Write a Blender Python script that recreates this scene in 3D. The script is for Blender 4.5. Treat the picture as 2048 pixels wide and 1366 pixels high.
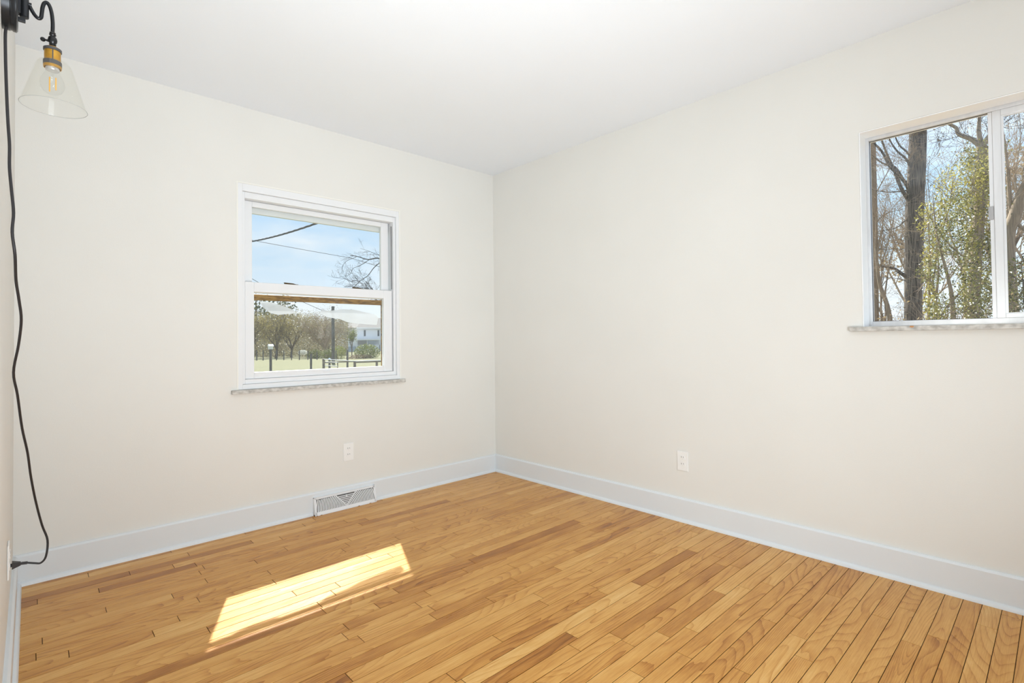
import bpy, bmesh, math, random
import numpy as np
from mathutils import Vector, Matrix

# ---------------------------------------------------------------- clear
for o in list(bpy.data.objects): bpy.data.objects.remove(o)
SC = bpy.context.scene
COL = SC.collection

# ---------------------------------------------------------------- camera
F, YAW, PITCH, ROLL = 1030.97, 0.7514, 0.0166, -0.0112
fw = Vector((math.sin(YAW)*math.cos(PITCH), math.cos(YAW)*math.cos(PITCH), math.sin(PITCH)))
r0 = Vector((math.cos(YAW), -math.sin(YAW), 0)); u0 = r0.cross(fw)
rt = math.cos(ROLL)*r0 + math.sin(ROLL)*u0; upv = -math.sin(ROLL)*r0 + math.cos(ROLL)*u0
cam = bpy.data.cameras.new('camera'); camo = bpy.data.objects.new('camera', cam); COL.objects.link(camo)
m = Matrix.Identity(4)
for i in range(3): m[i][0] = rt[i]; m[i][1] = upv[i]; m[i][2] = -fw[i]
m[0][3], m[1][3], m[2][3] = -2.8065, -3.2178, 1.0775
camo.matrix_world = m
cam.sensor_fit = 'HORIZONTAL'; cam.sensor_width = 36; cam.lens = F*36/2048
cam.shift_y = -21.2/2048; cam.clip_start = .01; cam.clip_end = 500
SC.camera = camo
SC.view_settings.view_transform = 'Standard'; SC.view_settings.look = 'None'
SC.view_settings.gamma = 1; SC.view_settings.exposure = 0.0
SC.view_settings.use_curve_mapping = False

# ---------------------------------------------------------------- sky
W = bpy.data.worlds.new('sky'); SC.world = W; W.use_nodes = True
nt = W.node_tree; N = nt.nodes; L = nt.links; N.clear()
tc = N.new('ShaderNodeTexCoord'); sep = N.new('ShaderNodeSeparateXYZ'); L.new(tc.outputs['Generated'], sep.inputs[0])
rmp = N.new('ShaderNodeValToRGB'); L.new(sep.outputs[2], rmp.inputs[0])
e = rmp.color_ramp.elements
e[0].position = 0.0; e[0].color = (.84, .92, .99, 1)
e[1].position = .55; e[1].color = (.36, .58, .90, 1)
for p, c in ((.07, (.78, .88, .98, 1)), (.14, (.62, .79, .95, 1)), (.23, (.50, .71, .93, 1)), (.31, (.66, .78, .96, 1))):
    k = e.new(p); k.color = c
mp = N.new('ShaderNodeMapping'); mp.inputs['Scale'].default_value = (3.0, 3.0, 11.0); L.new(tc.outputs['Generated'], mp.inputs[0])
nz = N.new('ShaderNodeTexNoise'); nz.inputs['Scale'].default_value = 2.2; nz.inputs['Detail'].default_value = 5; nz.inputs['Roughness'].default_value = .55
L.new(mp.outputs[0], nz.inputs['Vector'])
mr = N.new('ShaderNodeMapRange'); mr.inputs['From Min'].default_value = .42; mr.inputs['From Max'].default_value = .72
mr.inputs['To Max'].default_value = .7
L.new(nz.outputs['Fac'], mr.inputs['Value'])
mx = N.new('ShaderNodeMix'); mx.data_type = 'RGBA'; L.new(mr.outputs[0], mx.inputs['Factor'])
L.new(rmp.outputs[0], mx.inputs['A']); mx.inputs['B'].default_value = (.9, .94, .98, 1)
bg = N.new('ShaderNodeBackground'); bg.inputs['Strength'].default_value = 1.25; L.new(mx.outputs['Result'], bg.inputs[0])
wo = N.new('ShaderNodeOutputWorld'); L.new(bg.outputs[0], wo.inputs[0])

# ---------------------------------------------------------------- sun, and unseen fill lights added to brighten the room
sund = Vector((-.43, -1.0, -1.104)).normalized()
sl = bpy.data.lights.new('sun', 'SUN'); sl.energy = 13.0; sl.angle = math.radians(.55); sl.color = (1, .95, .86)
so = bpy.data.objects.new('sun', sl); COL.objects.link(so); so.rotation_euler = sund.to_track_quat('-Z', 'Y').to_euler(); so.location = (3, 8, 9)
def area(name, loc, target, sx, sy, power, color=(1, 1, 1), spread=180):
    l = bpy.data.lights.new(name, 'AREA'); l.shape = 'RECTANGLE'; l.size = sx; l.size_y = sy; l.energy = power; l.color = color
    l.spread = math.radians(spread)
    o = bpy.data.objects.new(name, l); COL.objects.link(o); o.location = loc
    o.rotation_euler = (Vector(target)-Vector(loc)).to_track_quat('-Z', 'Y').to_euler()
    return o
COOL = (.865, .945, 1.0)
area('uplight_fill', (-2.3, -3.9, .5), (-2.2, -1.7, 2.44), 1.0, 1.0, 45, COOL, 170)  # added fill, thrown up at the ceiling
area('bounce_fill', (-2.4, -3.6, .3), (-1.9, -1.6, 2.44), .7, .7, 11.5, COOL, 90)  # added narrower fill for the ceiling, no fixture modelled
area('side_fill', (-2.72, -4.0, .85), (0, -.3, .55), .8, 1.0, 10, (.80, .92, 1), 75)  # added fill towards the far corner, there is no doorway

# ================================================================ helpers
class MB:
    """collects shapes; build() links them as one mesh object"""
    def __init__(s): s.v = []; s.f = []; s.n = 0; s.mi = []; s.cm = 0; s.at = []
    def add(s, vs, fs, a=None):
        b = s.n
        s.v.extend(tuple(map(float, p)) for p in vs); s.n += len(vs)
        for f in fs: s.f.append(tuple(i+b for i in f)); s.mi.append(s.cm)
        if a is not None: s.at.extend([a]*len(vs))
        return s
    def box(s, a, b):
        x0, x1 = sorted((a[0], b[0])); y0, y1 = sorted((a[1], b[1])); z0, z1 = sorted((a[2], b[2]))
        return s.add([(x0,y0,z0),(x1,y0,z0),(x1,y1,z0),(x0,y1,z0),(x0,y0,z1),(x1,y0,z1),(x1,y1,z1),(x0,y1,z1)],
              [(3,2,1,0),(4,5,6,7),(0,1,5,4),(1,2,6,5),(2,3,7,6),(3,0,4,7)])
    def tube(s, pts, rad, sides=8, cap=True):
        pts = [Vector(p) for p in pts]; n = len(pts)
        if not hasattr(rad, '__len__'): rad = [rad]*n
        vs = []; ref = None
        for i, p in enumerate(pts):
            t = (pts[min(i+1, n-1)]-pts[max(i-1, 0)])
            if t.length < 1e-9: t = Vector((0, 0, 1))
            t.normalize()
            if ref is None: ref = t.orthogonal().normalized()
            ref = (ref - t*ref.dot(t))
            if ref.length < 1e-6: ref = t.orthogonal()
            ref.normalize(); q = t.cross(ref)
            for k in range(sides):
                a = 2*math.pi*k/sides
                vs.append(p + (ref*math.cos(a)+q*math.sin(a))*rad[i])
        fs = []
        for i in range(n-1):
            for k in range(sides):
                k2 = (k+1) % sides
                fs.append((i*sides+k, i*sides+k2, (i+1)*sides+k2, (i+1)*sides+k))
        if cap: fs.append(tuple(range(sides-1, -1, -1))); fs.append(tuple((n-1)*sides+k for k in range(sides)))
        return s.add(vs, fs)
    def lathe(s, prof, origin=(0,0,0), axis=(0,0,1), sides=32, closed=False):
        ax = Vector(axis).normalized(); a = ax.orthogonal().normalized(); b = ax.cross(a); o = Vector(origin)
        vs = []
        for r, h in prof:
            for k in range(sides):
                t = 2*math.pi*k/sides
                vs.append(o + ax*h + (a*math.cos(t)+b*math.sin(t))*max(r, 1e-5))
        fs = []; n = len(prof)
        for i in range(n if closed else n-1):
            j = (i+1) % n
            for k in range(sides):
                k2 = (k+1) % sides
                fs.append((i*sides+k, i*sides+k2, j*sides+k2, j*sides+k))
        return s.add(vs, fs)
    def prism(s, poly, axis, a, b):
        """poly in the two other axes (cyclic order), from a to b along axis"""
        def P(u, v, w): return [(w,u,v),(v,w,u),(u,v,w)][axis]
        n = len(poly)
        vs = [P(u,v,a) for u,v in poly]+[P(u,v,b) for u,v in poly]
        fs = [tuple(range(n-1,-1,-1)), tuple(range(n,2*n))]+[(i,(i+1)%n,n+(i+1)%n,n+i) for i in range(n)]
        return s.add(vs, fs)
    def ring_y(s, o, i, y0, y1):
        """rectangular frame in the xz plane; o, i = (x0, x1, z0, z1)"""
        s.box((o[0],y0,o[2]),(i[0],y1,o[3])); s.box((i[1],y0,o[2]),(o[1],y1,o[3]))
        s.box((i[0],y0,i[3]),(i[1],y1,o[3])); s.box((i[0],y0,o[2]),(i[1],y1,i[2])); return s
    def ring_x(s, o, i, x0, x1):
        s.box((x0,o[0],o[2]),(x1,i[0],o[3])); s.box((x0,i[1],o[2]),(x1,o[1],o[3]))
        s.box((x0,i[0],i[3]),(x1,i[1],o[3])); s.box((x0,i[0],o[2]),(x1,i[1],i[2])); return s
    def build(s, name, mats, parent=None, smooth=False, bevel=0, seg=2, recalc=False, attr=None):
        me = bpy.data.meshes.new(name); me.from_pydata(s.v, [], s.f)
        if not isinstance(mats, (list, tuple)): mats = [mats]
        for q in mats: me.materials.append(q)
        if len(mats) > 1: me.polygons.foreach_set('material_index', s.mi)
        if recalc:
            bm = bmesh.new(); bm.from_mesh(me); bmesh.ops.recalc_face_normals(bm, faces=bm.faces); bm.to_mesh(me); bm.free()
        if smooth:
            me.polygons.foreach_set('use_smooth', [True]*len(me.polygons))
            me.set_sharp_from_angle(angle=math.radians(40))
        if attr and len(s.at) == s.n:
            A = me.attributes.new(attr, 'FLOAT_COLOR', 'POINT'); A.data.foreach_set('color', [c for q in s.at for c in q])
        me.update()
        o = bpy.data.objects.new(name, me); COL.objects.link(o)
        if parent is not None:
            o.parent = parent; o.matrix_parent_inverse = PINV.get(parent.name, Matrix.Identity(4))
        if bevel:
            b = o.modifiers.new('bevel', 'BEVEL'); b.width = bevel; b.segments = seg; b.limit_method = 'ANGLE'; b.angle_limit = math.radians(40)
            b.harden_normals = False
        return o
PINV = {}
def thing(name, label, cat, loc=(0,0,0), group=None):
    o = bpy.data.objects.new(name, None); COL.objects.link(o); o.location = loc; o.empty_display_size = .1
    PINV[o.name] = Matrix.Translation(Vector(loc)).inverted()
    tag(o, label, cat, group); return o
def tag(o, label=None, cat=None, group=None, kind=None):
    if label: o['label'] = label
    if cat: o['category'] = cat
    if group: o['group'] = group
    if kind: o['kind'] = kind
    return o
def struct(name, label=None, cat=None, loc=(0,0,0)):
    o = thing(name, label, cat, loc); o['kind'] = 'structure'; return o

def mat(name, color, rough=.5, metal=0.0, spec=.5, coat=0.0, trans=0.0):
    M = bpy.data.materials.new(name); M.use_nodes = True
    b = M.node_tree.nodes['Principled BSDF']
    b.inputs['Base Color'].default_value = (*color, 1); b.inputs['Roughness'].default_value = rough
    b.inputs['Metallic'].default_value = metal; b.inputs['Specular IOR Level'].default_value = spec
    b.inputs['Coat Weight'].default_value = coat
    return M
def noisy(M, c0, c1, scale=8.0, detail=4, stretch=(1,1,1), lo=.35, hi=.65, bump=0.0, bscale=None, coord='Object'):
    """mix two colours by a noise, optional bump"""
    t = M.node_tree; n = t.nodes; l = t.links; b = n['Principled BSDF']
    tcn = n.new('ShaderNodeTexCoord'); mpn = n.new('ShaderNodeMapping'); mpn.inputs['Scale'].default_value = stretch
    l.new(tcn.outputs[coord], mpn.inputs[0])
    ns = n.new('ShaderNodeTexNoise'); ns.inputs['Scale'].default_value = scale; ns.inputs['Detail'].default_value = detail
    l.new(mpn.outputs[0], ns.inputs['Vector'])
    r = n.new('ShaderNodeValToRGB'); r.color_ramp.elements[0].position = lo; r.color_ramp.elements[1].position = hi
    r.color_ramp.elements[0].color = (*c0, 1); r.color_ramp.elements[1].color = (*c1, 1)
    l.new(ns.outputs['Fac'], r.inputs[0]); l.new(r.outputs[0], b.inputs['Base Color'])
    if bump:
        n2 = n.new('ShaderNodeTexNoise'); n2.inputs['Scale'].default_value = bscale or scale; n2.inputs['Detail'].default_value = 3
        l.new(mpn.outputs[0], n2.inputs['Vector'])
        bp = n.new('ShaderNodeBump'); bp.inputs['Strength'].default_value = bump; bp.inputs['Distance'].default_value = .01
        l.new(n2.outputs['Fac'], bp.inputs['Height']); l.new(bp.outputs[0], b.inputs['Normal'])
    return M
def thin_glass(name, tint=(1,1,1), haze=0.0, haze_col=(.9,.92,.95), refl=1.0, transl=.6):
    """clear thin pane: lets light straight through, reflects by angle; haze = dusty share"""
    M = bpy.data.materials.new(name); M.use_nodes = True; t = M.node_tree; n = t.nodes; l = t.links; n.clear()
    tr = n.new('ShaderNodeBsdfTransparent'); tr.inputs[0].default_value = (*tint, 1)
    gl = n.new('ShaderNodeBsdfGlossy'); gl.inputs['Roughness'].default_value = .02
    lw = n.new('ShaderNodeLayerWeight'); lw.inputs['Blend'].default_value = .5      # same from both faces of the pane
    pw = n.new('ShaderNodeMath'); pw.operation = 'POWER'; pw.inputs[1].default_value = 5; l.new(lw.outputs['Facing'], pw.inputs[0])
    mu = n.new('ShaderNodeMath'); mu.operation = 'MULTIPLY_ADD'; mu.inputs[1].default_value = .9*refl; mu.inputs[2].default_value = .035*refl; l.new(pw.outputs[0], mu.inputs[0])
    mxs = n.new('ShaderNodeMixShader'); l.new(mu.outputs[0], mxs.inputs[0]); l.new(tr.outputs[0], mxs.inputs[1]); l.new(gl.outputs[0], mxs.inputs[2])
    out = n.new('ShaderNodeOutputMaterial'); last = mxs
    if haze > 0:
        df = n.new('ShaderNodeBsdfDiffuse'); df.inputs[0].default_value = (*haze_col, 1)
        tl = n.new('ShaderNodeBsdfTranslucent'); tl.inputs[0].default_value = (*haze_col, 1)
        ad = n.new('ShaderNodeMixShader'); ad.inputs[0].default_value = transl; l.new(df.outputs[0], ad.inputs[1]); l.new(tl.outputs[0], ad.inputs[2])
        m2 = n.new('ShaderNodeMixShader'); m2.inputs[0].default_value = haze; l.new(mxs.outputs[0], m2.inputs[1]); l.new(ad.outputs[0], m2.inputs[2]); last = m2
    l.new(last.outputs[0], out.inputs[0]); return M
def leafmat(name, c0, c1, transl=.45, rough=.5):
    """leaf colour mixed per leaf by its own random value, partly translucent"""
    M = mat(name, c0, rough); t = M.node_tree; n = t.nodes; l = t.links; b = n['Principled BSDF']
    at = n.new('ShaderNodeAttribute'); at.attribute_name = 'rnd'
    mxn = n.new('ShaderNodeMix'); mxn.data_type = 'RGBA'; sp = n.new('ShaderNodeSeparateColor'); l.new(at.outputs['Color'], sp.inputs[0])
    l.new(sp.outputs[0], mxn.inputs['Factor']); mxn.inputs['A'].default_value = (*c0, 1); mxn.inputs['B'].default_value = (*c1, 1)
    l.new(mxn.outputs['Result'], b.inputs['Base Color'])
    tl = n.new('ShaderNodeBsdfTranslucent'); l.new(mxn.outputs['Result'], tl.inputs[0])
    ms = n.new('ShaderNodeMixShader'); ms.inputs[0].default_value = transl; l.new(b.outputs[0], ms.inputs[1]); l.new(tl.outputs[0], ms.inputs[2])
    l.new(ms.outputs[0], n['Material Output'].inputs[0]); return M

M = {}
M['wall'] = noisy(mat('wall_paint', (.8,.76,.68), .55), (.80,.785,.745), (.815,.80,.76), 2.0, 2, bump=.04, bscale=180)
M['ceiling'] = noisy(mat('ceiling_paint', (.84,.84,.84), .7), (.865,.90,.945), (.875,.91,.955), 2.0, 2, bump=.03, bscale=150)
M['trim'] = mat('trim_paint', (.775,.805,.83), .35)
M['reveal'] = mat('reveal_paint', (.94,.945,.95), .4)
M['caulk'] = mat('caulk', (.88,.865,.81), .5)
M['chip'] = mat('orange_chip', (.55,.25,.08), .7)
M['vinyl'] = mat('white_vinyl', (.84,.85,.865), .35)
M['slot_shade'] = mat('track_shade', (.16,.16,.17), .6)
M['alum'] = noisy(mat('aluminium', (.7,.71,.73), .38, .55), (.72,.73,.75), (.8,.81,.83), 30, 3, (1,1,.1))
M['alum_dark'] = mat('grey_latch', (.45,.45,.46), .4, .4)
M['gasket'] = mat('black_gasket', (.02,.02,.025), .6)
M['marble'] = noisy(mat('marble', (.6,.6,.58), .4), (.36,.34,.31), (.66,.64,.6), 38, 6, (1,1,1.5), .3, .62, .2, 60)
M['bronze'] = noisy(mat('brown_frame', (.3,.17,.05), .45, .2), (.16,.08,.02), (.42,.25,.08), 24, 4, (1,1,4))
M['brown_latch'] = mat('brown_latch_metal', (.09,.055,.02), .4, .5)
M['glass'] = thin_glass('window_glass', (.97,.985,.98))
M['glass_dusty'] = thin_glass('dusty_window_glass', (.975,.985,.98), .012, (.5,.52,.54))
M['screen'] = thin_glass('insect_screen_mesh', (1,1,1), .06, (.16,.17,.18), .0)
M['smear'] = thin_glass('dried_residue', (1,1,1), .62, (.92,.94,.97), .0, transl=.0)
M['black'] = mat('blackened_metal', (.028,.029,.032), .28, .6)
M['blackp'] = mat('black_cord_sheath', (.02,.018,.02), .5)
M['darkgrey'] = mat('dark_grey_ring', (.09,.09,.095), .45, .4)
M['brass'] = noisy(mat('brass', (.7,.42,.08), .35, .6), (.50,.26,.035), (.62,.34,.05), 60, 3)
M['chrome'] = mat('bulb_cap', (.75,.75,.76), .25, .8)
M['lamp_glass'] = thin_glass('lamp_glass', (.985,.985,.975), .03, (.95,.95,.93), .15)
M['rim_glass'] = mat('glass_rim', (.42,.42,.4), .1)
M['bulb_glass'] = thin_glass('bulb_glass', (.992,.99,.985), .008, (.95,.95,.93), .4)
M['filament'] = mat('filament_phosphor', (.9,.48,.06), .5)
M['plate'] = mat('outlet_plastic', (.9,.89,.87), .35)
M['slot'] = mat('outlet_slot', (.02,.02,.02), .7)
M['vent'] = mat('register_enamel', (.84,.85,.87), .35)
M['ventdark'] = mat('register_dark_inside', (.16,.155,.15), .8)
M['rust'] = mat('rusty_edge', (.25,.12,.05), .7)
M['concrete'] = mat('outside_wall', (.6,.6,.58), .8)
# outdoors
M['grass'] = noisy(mat('grass', (.2,.22,.07), .9), (.095,.105,.03), (.14,.135,.045), 1.3, 8, (1,2.5,1), .3, .7)
M['wooded'] = noisy(mat('wooded_hill', (.12,.11,.07), .95), (.08,.08,.05), (.17,.15,.09), 1.6, 8, (1,1,.6), .3, .7, .8, 2.5)
M['litter'] = noisy(mat('leaf_litter', (.2,.15,.09), .9), (.12,.09,.05), (.27,.2,.12), 6, 8)
M['bark'] = mat('bark', (.11,.095,.08), .9)
def barkmat(name, c0, c1, bump=.9):
    X = mat(name, c0, .92)
    return noisy(X, c0, c1, 42, 5, (1,1,.07), .38, .62, bump, 42)
M['bark_big'] = barkmat('furrowed_bark', (.03,.026,.023), (.19,.155,.128), 1.0)
M['bark_pale'] = barkmat('pale_bark', (.22,.165,.12), (.33,.26,.19), .5)
M['twig'] = mat('twig_bark', (.13,.10,.08), .9)
M['twig_dark'] = mat('dark_twig_bark', (.035,.035,.04), .9)
M['twig_pale'] = mat('pale_twig_bark', (.36,.27,.19), .9)
M['buds'] = leafmat('spring_buds', (.21,.175,.06), (.38,.32,.11))
M['buds_grey'] = leafmat('grey_buds', (.17,.15,.085), (.27,.235,.13))
M['buds_red'] = leafmat('reddish_buds', (.15,.11,.075), (.24,.175,.11))
M['holly'] = leafmat('glossy_leaves', (.012,.02,.01), (.36,.35,.07), .3, .3)
M['ivy'] = leafmat('ivy_leaves', (.025,.038,.012), (.52,.46,.11), .35, .35)
M['dry'] = leafmat('dry_leaves', (.2,.14,.07), (.42,.32,.17), .4)
M['needle'] = leafmat('evergreen_needles', (.035,.06,.03), (.12,.15,.07), .2)
M['shrub'] = leafmat('shrub_leaves', (.06,.1,.02), (.26,.29,.06), .35)
M['white_brush'] = leafmat('white_blossom', (.5,.5,.46), (.8,.8,.75), .2)
M['post'] = noisy(mat('weathered_post', (.12,.115,.11), .9), (.07,.068,.066), (.15,.14,.13), 20, 4, (1,1,.2))
M['galv'] = mat('galvanised_tube', (.5,.52,.54), .4, .5)
M['board'] = noisy(mat('weathered_board', (.2,.17,.14), .9), (.13,.11,.09), (.26,.22,.18), 12, 4, (.3,1,3))
M['siding'] = mat('white_siding', (.78,.79,.80), .7)
M['roofing'] = noisy(mat('roof_shingle', (.33,.31,.3), .9), (.16,.155,.15), (.22,.21,.2), 6, 3)
M['housewin'] = mat('dark_house_glass', (.07,.09,.11), .2)
M['deckwhite'] = mat('white_deck_paint', (.85,.85,.85), .6)
M['bluewall'] = mat('blue_grey_wall', (.42,.48,.55), .8)
M['wire'] = mat('cable_sheath', (.012,.014,.018), .6)
M['tarp'] = mat('pale_blue_tarp', (.35,.48,.6), .6)

# ---------------------------------------------------------------- oak boards
def oak():
    X = mat('oak_boards', (.5,.3,.12), .3); t = X.node_tree; n = t.nodes; l = t.links; b = n['Principled BSDF']
    uv = n.new('ShaderNodeUVMap'); uv.uv_map = 'UVMap'
    at = n.new('ShaderNodeAttribute'); at.attribute_name = 'rnd'; sp = n.new('ShaderNodeSeparateColor'); l.new(at.outputs['Color'], sp.inputs[0])
    su = n.new('ShaderNodeSeparateXYZ'); l.new(uv.outputs[0], su.inputs[0])
    def mth(op, a, bb=None, clamp=False):
        q = n.new('ShaderNodeMath'); q.operation = op; q.use_clamp = clamp
        for i, v in enumerate((a, bb)):
            if v is None: continue
            if isinstance(v, (int, float)): q.inputs[i].default_value = v
            else: l.new(v, q.inputs[i])
        return q.outputs[0]
    def noise(vec, scale, detail=3, rough=.5):
        q = n.new('ShaderNodeTexNoise'); q.inputs['Scale'].default_value = scale; q.inputs['Detail'].default_value = detail; q.inputs['Roughness'].default_value = rough
        l.new(vec, q.inputs['Vector']); return q.outputs['Fac']
    def comb(x, y, z):
        q = n.new('ShaderNodeCombineXYZ')
        for i, v in enumerate((x, y, z)):
            if isinstance(v, (int, float)): q.inputs[i].default_value = v
            else: l.new(v, q.inputs[i])
        return q.outputs[0]
    u, v = su.outputs[0], su.outputs[1]; tone, depth, tilt = sp.outputs[0], sp.outputs[1], sp.outputs[2]
    # year rings of a log cut lengthwise: distance from a wandering pith line
    wob = noise(comb(mth('MULTIPLY', u, .8), mth('MULTIPLY', v, 4.0), 0), 1.0, 2)
    wob2 = noise(comb(mth('MULTIPLY', u, 3.0), mth('MULTIPLY', v, 25.0), 3.0), 1.0, 2)
    z = mth('ADD', mth('ADD', mth('MULTIPLY', depth, .09), .012), mth('MULTIPLY', mth('SUBTRACT', tilt, .5), mth('MULTIPLY', u, .07)))
    z = mth('ADD', z, mth('MULTIPLY', mth('SUBTRACT', wob, .5), .075))
    vv = mth('ADD', v, mth('MULTIPLY', mth('SUBTRACT', wob2, .5), .005))
    rr = mth('SQRT', mth('ADD', mth('MULTIPLY', vv, vv), mth('MULTIPLY', z, z)))
    ph = mth('MULTIPLY', mth('ADD', rr, mth('MULTIPLY', wob2, .003)), 1800.0)
    saw = mth('FRACT', mth('DIVIDE', ph, 6.2832))
    ring = mth('POWER', saw, 4.0)                      # dark late wood at the end of each ring
    fade = noise(comb(mth('MULTIPLY', u, 3.0), mth('MULTIPLY', v, 30.0), 7.0), 1.0, 2)
    ring = mth('MULTIPLY', ring, mth('MULTIPLY', fade, 1.35), True)
    pore = noise(comb(mth('MULTIPLY', u, 26.0), mth('MULTIPLY', v, 900.0), 0), 1.0, 2, .6)
    streak = noise(comb(mth('MULTIPLY', u, 5.0), mth('MULTIPLY', v, 330.0), 5.0), 1.0, 3, .6)
    blotch = noise(comb(mth('MULTIPLY', u, 5.0), mth('MULTIPLY', v, 22.0), 11.0), 1.0, 4, .6)
    fac = mth('ADD', mth('MULTIPLY', tone, .62), mth('MULTIPLY', mth('SUBTRACT', blotch, .5), .75))
    fac = mth('ADD', fac, mth('MULTIPLY', mth('SUBTRACT', pore, .5), .35))
    fac = mth('ADD', fac, mth('MULTIPLY', mth('SUBTRACT', streak, .5), .55))
    fac = mth('SUBTRACT', fac, mth('MULTIPLY', ring, .42))
    fac = mth('ADD', fac, .22, True)
    rp = n.new('ShaderNodeValToRGB'); l.new(fac, rp.inputs[0]); el = rp.color_ramp.elements
    el[0].position = 0; el[0].color = (.25,.085,.013, 1)
    el[1].position = 1; el[1].color = (.84,.54,.21, 1)
    for p, c in ((.25, (.45,.178,.030,1)), (.5, (.63,.30,.068,1)), (.75, (.74,.40,.115,1))):
        k = el.new(p); k.color = c
    l.new(rp.outputs[0], b.inputs['Base Color'])
    ro = n.new('ShaderNodeMapRange'); ro.inputs['To Min'].default_value = .24; ro.inputs['To Max'].default_value = .36
    l.new(blotch, ro.inputs['Value']); l.new(ro.outputs[0], b.inputs['Roughness'])
    bp = n.new('ShaderNodeBump'); bp.inputs['Strength'].default_value = .12; bp.inputs['Distance'].default_value = .002
    l.new(pore, bp.inputs['Height']); l.new(bp.outputs[0], b.inputs['Normal'])
    b.inputs['Specular IOR Level'].default_value = .28
    return X
M['oak'] = oak(); M['gap'] = mat('board_gap', (.045,.018,.006), .9)

# ================================================================ the room
H = 2.44; RW = 2.861; YB = -5.7
random.seed(11)
def make_floor():
    vs = []; fs = []; mi = []; uvs = []; at = []
    bw = .0572; y = 0.0; g = .0009; ch = .0009
    def quad(a, b, c, d, m): fs.append((a, b, c, d)); mi.append(m)
    row = 0
    while y > YB:
        x = -RW - random.uniform(0, .9)
        while x < 0:
            ln = random.choice((.35,.45,.6,.75,.9,1.1,1.3))*random.uniform(.85,1.15)
            x0, x1 = max(x, -RW), min(x+ln, 0); x += ln
            if x1-x0 < .02: continue
            a, b = x0+g, x1-g; c, d = y-bw+g, y-g
            bse = len(vs)
            for (px, py, pz) in ((a,c,-ch),(b,c,-ch),(b,d,-ch),(a,d,-ch),(a+ch,c+ch,0),(b-ch,c+ch,0),(b-ch,d-ch,0),(a+ch,d-ch,0),(a,c,-.004),(b,c,-.004),(b,d,-.004),(a,d,-.004)):
                vs.append((px,py,pz))
            ou = random.uniform(0,50); ov = random.uniform(-.03,.03) if random.random() < .4 else random.choice((-1,1))*random.uniform(.045,.14)
            t = min(1, max(.05, random.gauss(.6,.17)))
            if random.random() < .05: t = random.uniform(.05,.2)
            ra = (t, random.random(), random.random(), 1)
            for k in range(12): at.append(ra)
            for (px,py,pz) in vs[bse:]: uvs.append((px-x0+ou, (py-y+bw/2)+ov))
            quad(bse+4,bse+5,bse+6,bse+7,0)
            for k in range(4):
                k2 = (k+1)%4
                quad(bse+k,bse+k2,bse+4+k2,bse+4+k,0); quad(bse+8+k,bse+8+k2,bse+k2,bse+k,1)
        y -= bw; row += 1
    b = len(vs)
    for p in ((-RW-.1,YB-.1,-.0035),(.1,YB-.1,-.0035),(.1,.1,-.0035),(-RW-.1,.1,-.0035),(-RW-.1,YB-.1,-.06),(.1,YB-.1,-.06),(.1,.1,-.06),(-RW-.1,.1,-.06)):
        vs.append(p); uvs.append((0,0)); at.append((.5,.5,.5,1))
    for q in ((0,1,2,3),(7,6,5,4),(0,4,5,1),(1,5,6,2),(2,6,7,3),(3,7,4,0)): quad(*[b+i for i in q], 1)
    me = bpy.data.meshes.new('floor'); me.from_pydata(vs, [], fs); me.materials.append(M['oak']); me.materials.append(M['gap'])
    me.polygons.foreach_set('material_index', mi)
    u = me.uv_layers.new(name='UVMap'); li = np.zeros(len(me.loops), dtype=np.int32); me.loops.foreach_get('vertex_index', li)
    u.data.foreach_set('uv', np.array(uvs, dtype=np.float32)[li].ravel())
    A = me.attributes.new('rnd', 'FLOAT_COLOR', 'POINT'); A.data.foreach_set('color', np.array(at, dtype=np.float32).ravel())
    me.update(); o = bpy.data.objects.new('floor', me); COL.objects.link(o)
    tag(o, 'honey oak strip floor with narrow boards running along the back wall', 'floor', kind='structure')
make_floor()

WT = .14      # wall thickness
W1 = (-1.943, -.888, .806, 2.0)        # window_1 opening x0 x1 z0 z1
W2 = (-3.515, -2.585, 1.118, 2.02)     # window_2 opening y0 y1 z0 z1
ZB = -.55
b = MB()
b.box((-RW-WT,0,ZB),(W1[0],WT,H)).box((W1[1],0,ZB),(WT,WT,H)).box((W1[0],0,ZB),(W1[1],WT,W1[2])).box((W1[0],0,W1[3]),(W1[1],WT,H))
tag(b.build('wall_back', M['wall']), 'cream back wall around the double-hung window', 'wall', kind='structure')
b = MB()
b.box((0,YB-WT,ZB),(WT,W2[0],H)).box((0,W2[1],ZB),(WT,0,H)).box((0,W2[0],ZB),(WT,W2[1],W2[2])).box((0,W2[0],W2[3]),(WT,W2[1],H))
tag(b.build('wall_right', M['wall']), 'long cream wall around the sliding window', 'wall', kind='structure')
tag(MB().box((-RW-WT,YB-WT,ZB),(-RW,0,H)).build('wall_left', M['wall']), 'cream wall that carries the sconce', 'wall', kind='structure')
tag(MB().box((-RW,YB-WT,ZB),(0,YB,H)).build('wall_front', M['wall']), 'cream wall behind the viewer', 'wall', kind='structure')
tag(MB().box((-RW-WT,YB-WT,H),(WT,WT,H+.12)).build('ceiling', M['ceiling']), 'plain flat white ceiling', 'ceiling', kind='structure')
tag(MB().box((-RW-.6,YB-.6,H+.121),(.55,1.12,H+.2)).build('roof', M['roofing']), 'overhanging roof edge of the house', 'roof', kind='structure')

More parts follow.
